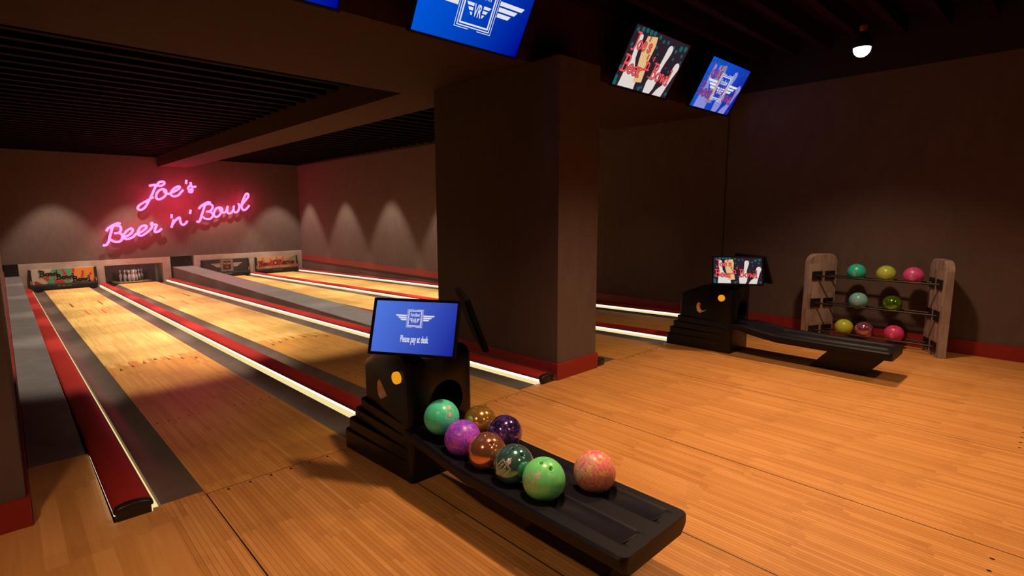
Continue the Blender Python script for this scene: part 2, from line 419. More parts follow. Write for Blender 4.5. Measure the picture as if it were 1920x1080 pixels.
# ------------------------------------------------------------------ lanes, gutters, cappings
WHERE = ['leftmost', 'second from left', 'third from left, beyond the pillar', 'rightmost']
lane_lab = ['lane of pale maple boards along the left wall, ending under the Bowl Bowl Bowl panel',
            'lane of pale maple boards leading to the standing white pins',
            'lane of pale maple boards leading to the dark winged badge panel',
            'lane of pale maple boards nearest the right wall, ending under the BowlORama panel']
for li, (a, b) in enumerate(LANES):
    c = (a + b) / 2; L = empty('bowling_lane', (c, Y0, 0))
    tag(L, lane_lab[li], 'bowling lane', 'bowling lanes')
    def loc(mb, name, m, sm=0): 
        return mb.build(name, m, L, smooth=sm)
    yend = 22.8 if li == 1 else 21.3
    m_ = MB(); m_.box(a, Y0 + .001, -.12, b, yend, 0, zs); loc(m_, 'lane_surface', M['lane'])
    def inlay(poly, name, m):
        k = MB(); k.prism(poly, lambda x, y: (x, y, zs(y) - .01), lambda x, y: (x, y, zs(y) + .0012)); loc(k, name, m)
    for k in range(-3, 4):
        x = c + k * .1345; y = 8.19 - abs(k) * .106
        inlay([(x - .017, y - .09), (x + .017, y - .09), (x, y + .06)], 'lane_arrow', M['arrow'])
    for d in (.475, .39, .31, .23, .152):
        for s in (-1, 1):
            inlay([(c + s * d + .009 * math.cos(q * PI / 4), 5.37 + .012 * math.sin(q * PI / 4)) for q in range(8)], 'lane_dot', M['dot'])
    for s in (-1, 1):
        inlay([(c + s * .268 - .017, 15.45), (c + s * .268 + .017, 15.45), (c + s * .268 + .017, 16.3), (c + s * .268 - .017, 16.3)], 'range_dart', M['dartdark'])
        inlay([(c + s * .135 - .015, 13.72), (c + s * .135 + .015, 13.72), (c + s * .135 + .015, 14.54), (c + s * .135 - .015, 14.54)], 'range_dart', M['dartorange'])

# approach dots belong to the floor boards: tiny inlays
for ry, li_list in ((3.615, (0, 1, 2, 3)), (.128, (1, 2, 3))):
    for li in li_list:
        a, b = LANES[li]; c = (a + b) / 2
        mb = MB()
        for k in range(-3, 4):
            x = c + k * .1335
            mb.prism([(x + .008 * math.cos(q * PI / 5), ry + .011 * math.sin(q * PI / 5)) for q in range(10)], lambda x, y: (x, y, -.004), lambda x, y: (x, y, .0012))
        o = mb.build('approach_dots', M['dot'], bpy.data.objects['floor'], smooth=0)

def gutter(x0, x1, label):
    mb = MB(); n = 14; rings = []
    ys = [3.697, 3.705, 3.9, 4.3, 4.8, 6, 9, 13, 17, 20.98]
    for i, y in enumerate(ys):
        d = .045 * min(1, max(0, (y - 3.7) / 1.0)); ins = .02 if i == 0 else 0.0
        top = [(x0 + ins + (x1 - x0 - 2 * ins) * k / n, y, zs(y) - .002 - d * math.sin(PI * k / n) ** .8) for k in range(n + 1)]
        rings.append(top + [(x1 - ins, y, zs(y) - .1), (x0 + ins, y, zs(y) - .1)])
    mb.loft(rings)
    o = mb.build('gutter', M['gutter'], smooth=50); tag(o, label, 'gutter', 'lane gutters')
GL_ = ['gutter in dark plastic between the left red capping and the leftmost lane',
       'gutter in dark plastic on the right side of the leftmost lane',
       'gutter in dark plastic on the left side of the lane with standing pins',
       'gutter in dark plastic on the right of the pin lane, running past the pillar',
       'gutter in dark plastic just right of the pillar foot',
       'gutter in dark plastic on the right of the lane under the winged badge panel',
       'gutter in dark plastic on the left of the lane nearest the right wall',
       'gutter in dark plastic closest to the right wall']
gi = 0
for a, b in LANES:
    gutter(a - .236, a, GL_[gi]); gutter(b, b + .236, GL_[gi + 1]); gi += 2

def capping(x0, x1, label, sides=(1, 1)):
    """x0,x1 = red shell edges; lit strips along both long edges"""
    c = (x0 + x1) / 2; root = empty('lane_capping', (c, 3.66, 0)); tag(root, label, 'lane divider', 'red capped lane dividers')
    fix = lambda o: o
    n = 12; hw = (x1 - x0) / 2
    def ring(y, s=1.0): 
        pts = [(c - hw * s * math.cos(PI * k / n), y, zs(y) + .05 * s + .04 * s * math.sin(PI * k / n) ** .7) for k in range(n + 1)]
        i_ = hw * s - .012
        return pts + [(c + hw * s, y, zs(y) + .047 * s), (c + i_, y, zs(y) + .045 * s), (c + i_, y, zs(y) - .1), (c - i_, y, zs(y) - .1), (c - i_, y, zs(y) + .045 * s), (c - hw * s, y, zs(y) + .047 * s)]
    mb = MB(); mb.loft([ring(y) for y in (3.672, 8, 14, 20.95)]); fix(mb.build('capping_shell', M['capred'], root, smooth=50))
    mb = MB(); mb.loft([ring(3.649, .93), ring(3.655, .99), ring(3.672, 1.012), ring(3.70, 1.012)]); fix(mb.build('end_cap', M['endcap'], root, smooth=50))
    for s, on in zip((-1, 1), sides):
        if not on: continue
        xe = x0 if s < 0 else x1
        ye = on if on > 1 else 20.93; ye0 = x0 < .4
        xi = xe - s * .0125; xo = xe - s * .004
        mb = MB(); mb.box(min(xi, xo), 3.70, .019, max(xi, xo), ye, .043, zs); fix(mb.build('led_strip', M['led'], root, smooth=0))
        mb = MB(); mb.box(min(xi, xe + s * (.026 if ye0 else .010)), 3.69, -.09, max(xi, xe + s * (.026 if ye0 else .010)), ye, .003 if ye0 else .016, zs); ye > 20 and fix(mb.build('led_ledge', M['ledge'], root, smooth=0))
    return root
capping(.315, .510, 'red capping with lit edge nearest the left wall, black end cap in front', (4.88, 1))
capping(2.112, 2.30, 'red capping with lit edges between the two lanes left of the pillar')
capping(3.903, 4.095, 'red capping with lit edge against the left side of the pillar')
capping(4.808, 4.982, 'red capping at the right foot of the pillar, mostly hidden')
capping(6.575, 6.775, 'red capping with lit edges behind the small ball return by the right wall')
capping(8.366, 8.515, 'red capping with lit edge along the foot of the right wall', (1, 0))

# level covers over the ball track between the lane pairs
def cover(x0, x1, y0, label):
    root = empty('track_cover', ((x0 + x1) / 2, y0, 0)); tag(root, label, 'track cover', 'track covers between lanes')
    
    mb = MB(); mb.box(x0, y0, -.025, x1, 20.95, .0); o = mb.build('cover_top', M['cover'], root, smooth=0, bevel=.006)
    mb = MB(); mb.box(x0 + .004, y0 + .002, -.75, x1 - .004, 20.95, -.025); o = mb.build('cover_side', M['coverside'], root, smooth=0)
cover(4.12, 4.74, 5.78, 'long grey track cover running from behind the pillar to the back wall')
cover(-.02, .305, 4.91, 'long grey track cover along the left wall, beside the leftmost lane')

# ------------------------------------------------------------------ pin end
def pit_frame(xs, label):
    """xs: list of (x0,x1) upright posts"""
    x0, x1 = xs[0][0], xs[-1][1]; root = empty('pit_frame', ((x0 + x1) / 2, 20.9, -.4)); tag(root, label, 'frame', 'pale frames round the pits')
    
    mb = MB(); mb.box(x0, 20.88, .165, x1, 21.25, .348); o = mb.build('header', M['frame'], root, smooth=0, bevel=.006)
    for a, b in xs:
        mb = MB(); mb.box(a, 20.88, -.62, b, 22.2, .165); o = mb.build('post', M['frame'], root, smooth=0, bevel=.006)
pit_frame([(.29, .48), (2.07, 2.27), (3.83, 4.06)], 'pale painted frame round the two left pits, pins standing in one')
pit_frame([(4.76, 4.96), (6.53, 6.74), (8.30, 8.515)], 'pale painted frame round the two right pits at the far corner')
mb = MB(); mb.box(-.3, 22.85, -.9, 8.6, 22.98, .36); mb.box(-.3, 21.06, .352, 8.6, 22.9, .4); mb.box(-.3, 21.3, -.95, 8.6, 22.9, -.75)
struct(mb.build('wall_pit', M['pit'], smooth=0))

def mask(x0, x1, kind, label):
    root = empty('masking_unit', ((x0 + x1) / 2, 20.86, -.4)); tag(root, label, 'sign panel', 'picture panels over the pits')
    
    F_ = lambda o: o
    z0, z1, y = -.29, .165, 20.85
    for xa, nm in ((x0, 'l'), (x1 - .06, 'r')):
        mb = MB(); mb.box(xa, y - .04, -.42, xa + .06, y + .1, z1); F_(mb.build('side_post', M['bezel'], root, smooth=0, bevel=.008))
        mb = MB(); mb.box(xa + .025, y - .044, -.26, xa + .037, y - .038, -.15); F_(mb.build('glow_mark', M['button'], root, smooth=0))  # small amber mark, emissive like the button
    mb = MB(); n = 16
    prof = [(-.02, -.27), (-.10, -.30), (-.115, -.36), (-.09, -.41), (.1, -.42), (.1, -.27)]
    mb.prism(prof, lambda p, q: (x0, y + p, q), lambda p, q: (x1, y + p, q))
    bar = F_(mb.build('bottom_bar', M['bezel'], root, smooth=30, bevel=.012))
    for xa in (x0 + .13, x1 - .13):
        mb = MB(); mb.lathe([(.02, -.075), (.08, -.06), (.115, -.02), (.12, .02)], 20, (xa, y - .0, -.42)); F_(mb.build('gutter_foot', M['bezel'], root, smooth=50))
    # tiny pale brand script on the bar
    mb = MB()
    for k in range(9):
        xx = (x0 + x1) / 2 - .17 + k * .04; mb.box(xx, y - .119, -.352 + .006 * (k % 3), xx + .026, y - .112, -.338 + .008 * (k % 2))
    F_(mb.build('bar_lettering', M['frame'], root, smooth=0))
    fr = Frame((x0 + .06, y - .02, z0), (x1 - x0 - .12, 0, 0), (0, 0, z1 - z0))
    mk = lambda n, c: plain('panel_' + n, c, .5, var=.03)
    base = MB(); base.box(x0 + .05, y - .018, z0 - .02, x1 - .05, y + .06, z1)
    cols = {'a': (.62, .58, .52), 'b': (.018, .014, .02), 'c': (.56, .33, .17)}[kind]
    pan = F_(base.build('picture_panel', mk('base', cols), root, smooth=0))
    def layer(polys, n, c, h):
        k = MB()
        for p in polys: flat(k, fr, p, h)
        o = k.build(n, mk(n, c), pan, smooth=0); return F_(o)
    if kind == 'a':
        def uv(x, y_):   # bilinear reading of the panel's own artwork
            u = (x - 228) / 1417; ty = 315 + (245 - 315) * u; by = 665 + (575 - 665) * u
            return (min(.995, max(.005, u)), min(.995, max(.005, 1 - (y_ - ty) / (by - ty))))
        P = lambda s: [uv(*map(float, q.split(','))) for q in s.split()]
        layer([P('690,290 1195,268 1190,380 1100,520 1070,610 540,645 560,590 620,520 640,420 660,340')], 'green_area', (.06, .42, .26), .003)
        layer([P('1195,268 1645,245 1645,575 1090,605 1110,520 1180,400')], 'orange_area', (.72, .27, .02), .004)
        layer([P('270,590 310,565 360,585 470,650 400,660 300,630'), P('375,305 440,300 455,345 410,350'), P('465,485 600,475 615,530 560,565'),
               P('905,280 945,275 965,330 1030,420 930,430 915,350'), P('1130,275 1190,270 1190,380 1140,400'),
               P('700,470 760,540 900,530 955,590 950,612 750,625 710,560'), P('1350,330 1375,318 1400,325 1400,380 1380,470 1310,475 1345,390'),
               P('1540,370 1575,360 1590,380 1575,420 1540,440 1510,430'), P('1590,545 1650,480 1650,570 1600,575'), P('970,525 1040,515 1040,540 990,550')],
              'red_pin_shapes', (.5, .025, .025), .006)
        for (x, y_) in ((395, 458), (755, 523), (1120, 573)):
            u, v = uv(x, y_); ch = .33 * (z1 - z0)
            f2 = fr.sub(u, v, .195, ch, .0)
            for n_, c_, wd, h in (('lettering_edge', (.75, .68, .6), .30, .008), ('lettering', (.02, .012, .01), .215, .010)):
                k = MB(); strokes(k, f2, 'Bowl', wd, h); F_(k.build(n_, mk(n_, c_), pan, smooth=0))
    elif kind == 'b':
        k = MB(); f2 = Frame(fr.p(.52, .52), (.40, 0, 0), (0, 0, .40)); emblem(k, f2, .004, words=False, wing=.75)
        F_(k.build('badge', mk('badge', (.45, .42, .44)), pan, smooth=0))
        k = MB(); sans(k, f2.sub(0, .08, .115, .14), 'Pure Bowl', .006, .52, .012); F_(k.build('lettering', mk('lt', (.6, .25, .22)), pan, smooth=0))
        k = MB(); sans(k, f2.sub(0, -.25, .12, .12), 'VR', .006, .6, .015)
        F_(k.build('lettering', mk('lr', (.7, .03, .03)), pan, smooth=0))
    else:
        layer([[(.62, .55), (.95, .99), (.8, .99), (.99, .99), (.99, .35)], [(.3, .02), (.5, .25), (.6, .02)]], 'green_area', (.2, .27, .14), .003)
        pin = lambda x, y_, s: [(x - .03 * s, y_), (x - .035 * s, y_ + .12 * s), (x - .012 * s, y_ + .25 * s), (x - .02 * s, y_ + .34 * s), (x, y_ + .38 * s), (x + .02 * s, y_ + .34 * s), (x + .012 * s, y_ + .25 * s), (x + .035 * s, y_ + .12 * s), (x + .03 * s, y_)]
        layer([pin(.15, .58, 1.05), pin(.33, .55, .9), pin(.5, .6, 1.0), pin(.66, .6, 1.0), pin(.82, .5, .9), [(.02, .03), (.1, .25), (.25, .02)], [(.35, .03), (.42, .3), (.55, .2), (.66, .03)], [(.8, .03), (.85, .2), (.98, .3), (.98, .03)]], 'red_pin_shapes', (.55, .13, .08), .005)
        ch = .36 * (z1 - z0); tw = text_width('BowlORama'); f2 = fr.sub(.04, .28, .92 * fr.ex.length / tw, ch, .03)
        for n_, c_, wd, h in (('lettering_edge', (.06, .015, .015), .24, .008), ('lettering', (.62, .03, .035), .175, .010)):
            k = MB(); strokes(k, f2, 'BowlORama', wd, h); F_(k.build(n_, mk(n_, c_), pan, smooth=0))
mask(.49, 2.06, 'a', 'picture panel reading Bowl Bowl Bowl over white, green and orange areas')
mask(4.97, 6.525, 'b', 'dark picture panel with a silver winged badge beyond the grey track cover')
mask(6.745, 8.30, 'c', 'tan and red picture panel reading BowlORama in the far right corner')

# pins
prof = [(.026, 0), (.029, .012), (.041, .06), (.05, .10), (.056, .135), (.055, .165), (.046, .205), (.035, .235), (.027, .262), (.0245, .283), (.0255, .305), (.031, .335), (.032, .352), (.027, .372), (.014, .385), (.003, .389)]
mbp = MB(); mbp.lathe(prof, 20)
pin0 = None
pl = ['head pin, front of the triangle of white pins', 'white pin directly behind the head pin, left one of second row', 'white pin directly behind the head pin, right one of second row',
      'white pin at left end of the third row', 'white pin in the middle of the third row', 'white pin at right end of the third row',
      'white pin at the far left corner of the triangle', 'white pin in the back row, second from the left', 'white pin in the back row, second from the right', 'white pin at the far right corner of the triangle']
q = 0
for r in range(4):
    for k in range(r + 1):
        y = 21.8 + r * .2 * .866; x = 3.14 + (k - r / 2) * .2
        if pin0 is None:
            o = mbp.build('bowling_pin', [M['pinwhite'], M['pinred']], smooth=60)
            for p in o.data.polygons:
                zc = sum(o.data.vertices[i].co.z for i in p.vertices) / len(p.vertices)
                if .24 < zc < .266 or .284 < zc < .30: p.material_index = 1
            pin0 = o
        else: o = pin0.copy(); COL.objects.link(o)
        o.location = (x, y, zs(y)); tag(o, pl[q], 'bowling pin', 'pins standing on the second lane'); q += 1

# ------------------------------------------------------------------ neon sign
NEON = {'J':[[(3.65,2.67),(3.75,2.7),(3.84,2.7),(3.78,2.57),(3.7,2.39),(3.63,2.25),(3.56,2.12),(3.48,1.99),(3.38,1.91),(3.31,1.91),(3.28,1.96),(3.33,2.05),(3.44,2.13),(3.57,2.21),(3.67,2.28),(3.74,2.31)],[(3.75,2.7),(3.85,2.7),(3.94,2.8),(4.05,2.82),(4.08,2.78),(4.04,2.72),(3.95,2.68),(3.85,2.7)]],'oe':[[(4.08,2.54),(4.03,2.58),(3.92,2.54),(3.84,2.44),(3.81,2.32),(3.85,2.25),(3.95,2.27),(4.06,2.36),(4.11,2.47),(4.09,2.56),(4.05,2.51),(4.09,2.44),(4.19,2.43),(4.24,2.46),(4.39,2.54),(4.5,2.63),(4.5,2.68),(4.43,2.67),(4.32,2.59),(4.24,2.48),(4.24,2.39),(4.32,2.35),(4.44,2.39),(4.54,2.5),(4.6,2.57)]],'ap':[[(4.72,2.9),(4.7,2.77)]],'s':[[(4.84,2.83),(4.83,2.74),(4.75,2.64),(4.78,2.57),(4.86,2.61),(4.87,2.54),(4.82,2.49),(4.75,2.53)],[(4.83,2.74),(4.9,2.67),(4.99,2.7)]],
'B':[[(2.41,1.25),(2.46,1.33),(2.56,1.41),(2.65,1.46),(2.73,1.49),(2.79,1.47)],[(2.65,1.46),(2.57,1.36),(2.53,1.22),(2.48,1.08),(2.45,0.95),(2.39,0.84),(2.33,0.81),(2.29,0.83)],[(2.58,1.41),(2.7,1.42),(2.78,1.37),(2.78,1.27),(2.71,1.19),(2.6,1.18),(2.73,1.18),(2.8,1.12),(2.79,1.0),(2.72,0.92),(2.62,0.91),(2.54,0.94),(2.5,0.99)]],'eer':[[(2.79,1.08),(2.9,1.07),(3.03,1.16),(3.09,1.26),(3.06,1.32),(2.97,1.28),(2.88,1.18),(2.83,1.09),(2.86,1.0),(2.95,0.99),(3.08,1.05),(3.18,1.15),(3.31,1.2),(3.43,1.3),(3.47,1.38),(3.42,1.41),(3.31,1.36),(3.23,1.23),(3.22,1.13),(3.29,1.08),(3.4,1.13),(3.54,1.25),(3.62,1.36),(3.6,1.45),(3.63,1.49),(3.66,1.43),(3.75,1.42),(3.7,1.3),(3.68,1.2),(3.74,1.19),(3.82,1.23),(3.88,1.3)]],
'ap2':[[(4.2,1.76),(4.19,1.63)]],'n':[[(4.25,1.59),(4.21,1.47),(4.16,1.32)],[(4.19,1.41),(4.27,1.53),(4.38,1.64),(4.43,1.64),(4.43,1.56),(4.46,1.44),(4.52,1.41),(4.59,1.46),(4.64,1.54)]],'ap3':[[(4.77,1.91),(4.74,1.77)]],
'B2':[[(5.02,1.94),(5.09,2.03),(5.2,2.11),(5.32,2.17),(5.4,2.15)],[(5.26,2.14),(5.2,2.03),(5.15,1.88),(5.09,1.73),(5.04,1.59),(4.98,1.5),(4.92,1.52)],[(5.22,2.08),(5.36,2.11),(5.45,2.05),(5.43,1.94),(5.34,1.86),(5.24,1.85),(5.36,1.84),(5.44,1.77),(5.42,1.67),(5.32,1.59),(5.19,1.61),(5.12,1.67)]],'owl':[[(5.71,1.98),(5.67,1.99),(5.58,1.97),(5.51,1.88),(5.47,1.76),(5.51,1.67),(5.61,1.69),(5.7,1.8),(5.75,1.91),(5.71,1.99),(5.67,1.93),(5.73,1.83),(5.83,1.82),(5.89,1.9),(5.94,2.04),(5.91,1.91),(5.93,1.79),(6.03,1.8),(6.11,1.91),(6.14,2.05),(6.12,1.91),(6.16,1.82),(6.26,1.86),(6.32,2.01),(6.3,2.13),(6.34,2.05),(6.4,2.07),(6.5,2.2),(6.63,2.36),(6.65,2.47),(6.58,2.48),(6.49,2.32),(6.41,2.13),(6.4,1.98),(6.45,1.9),(6.55,1.94),(6.66,2.07)]]}
def spline(P, n=5):
    if len(P) < 3: return P
    out = []; Q = [P[0]] + P + [P[-1]]
    for i in range(1, len(Q) - 2):
        for k in range(n):
            t = k / n; a, b, c, d = Q[i - 1], Q[i], Q[i + 1], Q[i + 2]
            out.append(tuple(.5 * (2 * b[j] + (c[j] - a[j]) * t + (2 * a[j] - 5 * b[j] + 4 * c[j] - d[j]) * t * t + (3 * b[j] - a[j] - 3 * c[j] + d[j]) * t ** 3) for j in (0, 1)))
    return out + [P[-1]]
ns = empty('neon_sign', (4.5, 20.78, 1.2)); tag(ns, "glowing pink neon sign reading Joe's Beer 'n' Bowl on the back wall", 'neon sign')

NAMES = {'J': 'letter_tube', 'oe': 'letter_tube', 's': 'letter_tube', 'ap': 'apostrophe_tube', 'ap2': 'apostrophe_tube', 'ap3': 'apostrophe_tube'}
for k, sl in NEON.items():
    mb = MB()
    for s in sl: mb.tube([(x, 20.78, z) for x, z in spline(s)], .034, 8)
    o = mb.build(NAMES.get(k, 'letter_tube'), M['neon'], ns, smooth=80)
mb = MB()
for x, z in ((3.6, 2.2), (4.08, 2.4), (4.4, 2.36), (4.85, 2.55), (2.47, 1.05), (2.75, .95), (3.1, 1.08), (3.6, 1.3), (4.2, 1.42), (4.55, 1.43), (5.15, 1.85), (5.4, 1.7), (5.9, 1.85), (6.4, 2.0)):
    mb.tube([(x, 20.80, z), (x, 20.905, z)], .012, 8)
o = mb.build('stand_off', M['bezel'], ns, smooth=60)

# ------------------------------------------------------------------ display art shared by the screens
GN, GM = 200, 112
NUV = [(i / GN, j / GM) for j in range(GM + 1) for i in range(GN + 1)]
def grid_screen(fr, m, parent):
    mb = MB(); W = GN + 1
    mb.add([fr.p(u, v, 0) for u, v in NUV], [(j * W + i, j * W + i + 1, (j + 1) * W + i + 1, (j + 1) * W + i) for j in range(GM) for i in range(GN)])
    o = mb.build('screen', m, parent, smooth=0); uv = o.data.uv_layers.new()
    for l in o.data.loops: uv.data[l.index].uv = NUV[l.vertex_index]
    return o
def joes_art(fr, parent, fix, scr, blue=False):
    mx = (lambda c: lin(*[c[i] * .58 + (20, 40, 210)[i] * .42 for i in range(3)])) if blue else (lambda c: lin(*c))
    g = lambda n, c: glow('display_' + n, mx(c))
    W, H = fr.ex.length, fr.ey.length
    uv = lambda x, y: ((x - 538) / 402, 1 - (y - 190) / 222)
    P = lambda s: [tuple(min(.998, max(.002, t)) for t in uv(*map(float, q.split(',')))) for q in s.split()]
    def layer(n, c, polys, h):
        k = MB()
        for p in polys: flat(k, fr, p, h)
        return fix(k.build(n, g(n, c), parent, smooth=0))
    dots = []
    for (x, y, r) in ((560, 205, 8), (590, 200, 9), (618, 198, 9), (645, 200, 10), (672, 199, 9), (715, 203, 8), (748, 213, 7), (780, 210, 7), (830, 222, 8), (858, 230, 8), (885, 214, 11), (918, 210, 11), (912, 238, 7), (925, 262, 5), (862, 260, 6), (720, 240, 6), (725, 280, 4), (745, 262, 4), (548, 345, 8), (546, 385, 12), (552, 402, 11), (720, 402, 9), (905, 350, 6), (925, 395, 8), (560, 260, 7), (555, 300, 5), (735, 395, 6), (870, 310, 5), (840, 300, 4), (745, 350, 5)):
        dots.append((x, y, r))
    me = scr.data; me.materials.append(g('teal', (20, 98, 98)))
    for p in me.polygons:
        cu, cv = sum(NUV[i][0] for i in p.vertices) / 4, sum(NUV[i][1] for i in p.vertices) / 4
        x_, y_ = 538 + cu * 402, 190 + (1 - cv) * 222
        if any((x_ - x) ** 2 + (y_ - y) ** 2 < r * r for x, y, r in dots): p.material_index = 1
    layer('pin_picture', (222, 212, 206), [P(' '.join('%g,%g' % (593.5 - 14.5 * math.cos(q * PI / 8), 229 - 14.5 * math.sin(q * PI / 8)) for q in range(9)) + ' 608,260 615,300 640,340 680,380 684,410 575,410 580,350 588,300 580,250'),
        P('795,238 ' + ' '.join('%g,%g' % (813 - 18.5 * math.cos(q * PI / 8), 234 - 18.5 * math.sin(q * PI / 8)) for q in range(9)) + ' 831,245 818,285 812,310 820,350 815,390 803,411 755,411 750,370 765,330 790,290'),
        P('890,290 ' + ' '.join('%g,%g' % (911.5 - 20.5 * math.cos(q * PI / 8), 287 - 20 * math.sin(q * PI / 8)) for q in range(9)) + ' 932,292 918,325 905,370 895,411 828,411 845,385 870,365 885,330')], .003)
    layer('card_picture', (224, 184, 128), [P('632,215 697,207 707,240 703,290 717,378 660,384 655,350 640,300 628,250')], .0045)
    for txt, x, y, cap, rot, wf in (("Joe's", 560, 268, 54, .02, 128), ('Beer', 548, 354, 58, -.09, 142), ("'n'", 684, 328, 52, .03, 56), ('Bowl', 750, 352, 58, -.1, 148)):
        u, v = uv(x, y); f2 = fr.sub(u, v, wf / 402 * W / text_width(txt), cap / 222 * H, rot * .6)
        for n, c, wd, h in (('lettering_edge', (60, 28, 34), .18, .006), ('lettering', (236, 82, 84), .115, .0075)):
            k = MB(); strokes(k, f2, txt, wd, h); fix(k.build(n, g(n, c), parent, smooth=0))

PLUM = glow('display_plum', lin(46, 30, 42))
BLUE_T = screen_grad('display_blue', lin(82, 118, 222), lin(24, 30, 150))
BLUE_M = screen_grad('display_deep_blue', lin(0, 92, 222), lin(0, 0, 140))
BLUE_X = screen_grad('display_mixed_blue', lin(12, 92, 225), lin(24, 20, 160))
EMW = glow('display_emblem_white', lin(226, 226, 230))

def display(root, inv, fr, kind, depth, bz, name, mat_case):
    """a flat display: casing part with screen and pictures as sub-parts; fr spans the whole front"""
    W, H = fr.ex.length, fr.ey.length
    fix = lambda o: o
    mb = MB(); bu, bv = bz / W, bz / H
    # front rim then body, with a recessed screen
    def ring(u0, v0, h): return [fr.p(u0, v0, h), fr.p(1 - u0, v0, h), fr.p(1 - u0, 1 - v0, h), fr.p(u0, 1 - v0, h)]
    mb.loft([ring(0.02, .03, -depth), ring(0, 0, -depth * .7), ring(0, 0, 0), ring(bu, bv, 0), ring(bu, bv, -.010)])
    case = fix(mb.build(name, mat_case, root, smooth=0, bevel=.003))
    fs = Frame(fr.p(bu, bv, -.0095), fr.ex * (1 - 2 * bu), fr.ey * (1 - 2 * bv))
    scr = {'pay': BLUE_T, 'badge': BLUE_M, 'joes': PLUM, 'mixed': BLUE_X, 'off': BLUE_T}[kind]
    scr = grid_screen(fs, scr, case) if kind in ('joes', 'mixed') else quad_uv(fs, 'screen', scr, case, 0.0)
    w_, h_ = fs.ex.length, fs.ey.length
    if kind in ('joes', 'mixed'): joes_art(fs, case, fix, scr, kind == 'mixed')
    if kind == 'pay':
        k = MB(); emblem(k, Frame(fs.p(.5, .67), fs.ex.normalized() * .108, fs.ey.normalized() * .108), .002, wing=.70); fix(k.build('badge', EMW, case, smooth=0))
        k = MB(); sans(k, Frame(fs.p(.52, .215), fs.ex.normalized() * .060, fs.ey.normalized() * .060), 'Please pay at desk', .002, .43, .02); fix(k.build('lettering', EMW, case, smooth=0))
    if kind in ('badge', 'mixed'):
        s = .40 if kind == 'badge' else .35
        k = MB(); emblem(k, Frame(fs.p(.5, .5), fs.ex.normalized() * s, fs.ey.normalized() * s), .010, wing=.72); fix(k.build('badge', EMW, case, smooth=0))
    return case

# overhead monitors
t_ = .519; up = Vector((0, -math.sin(t_), math.cos(t_)))
for cx, kind, lab in ((1.34, 'badge', 'overhead monitor lit blue, only its lower corner in view at the top edge'),
                      (3.131, 'badge', 'large overhead monitor with white winged badge on blue, left of the pillar top'),
                      (5.833, 'joes', "overhead monitor showing red Joe's Beer 'n' Bowl and white pins on plum"),
                      (7.623, 'mixed', "overhead monitor nearest the right wall, badge fading over blue tinted Joe's picture")):
    root = empty('overhead_monitor', (cx, 3.83, 3.218)); tag(root, lab, 'monitor', 'overhead lane monitors')
    inv = None; bz = .02
    o = Vector((cx - .586 - bz, 3.83, 3.218)) - up * bz
    display(root, inv, Frame(o, (1.172 + 2 * bz, 0, 0), up * (.664 + 2 * bz)), kind, .06, bz, 'casing', M['bezel'])
    mb = MB(); n = Vector((1, 0, 0)).cross(up)
    a = o + Vector((.6, 0, 0)) + up * .42 - n * .05
    mb.tube([a, a + Vector((0, .15, .12)), (a.x, 4.05, a.z + .2)], .025, 10); ob = mb.build('mount_arm', M['bezel'], root, smooth=60)

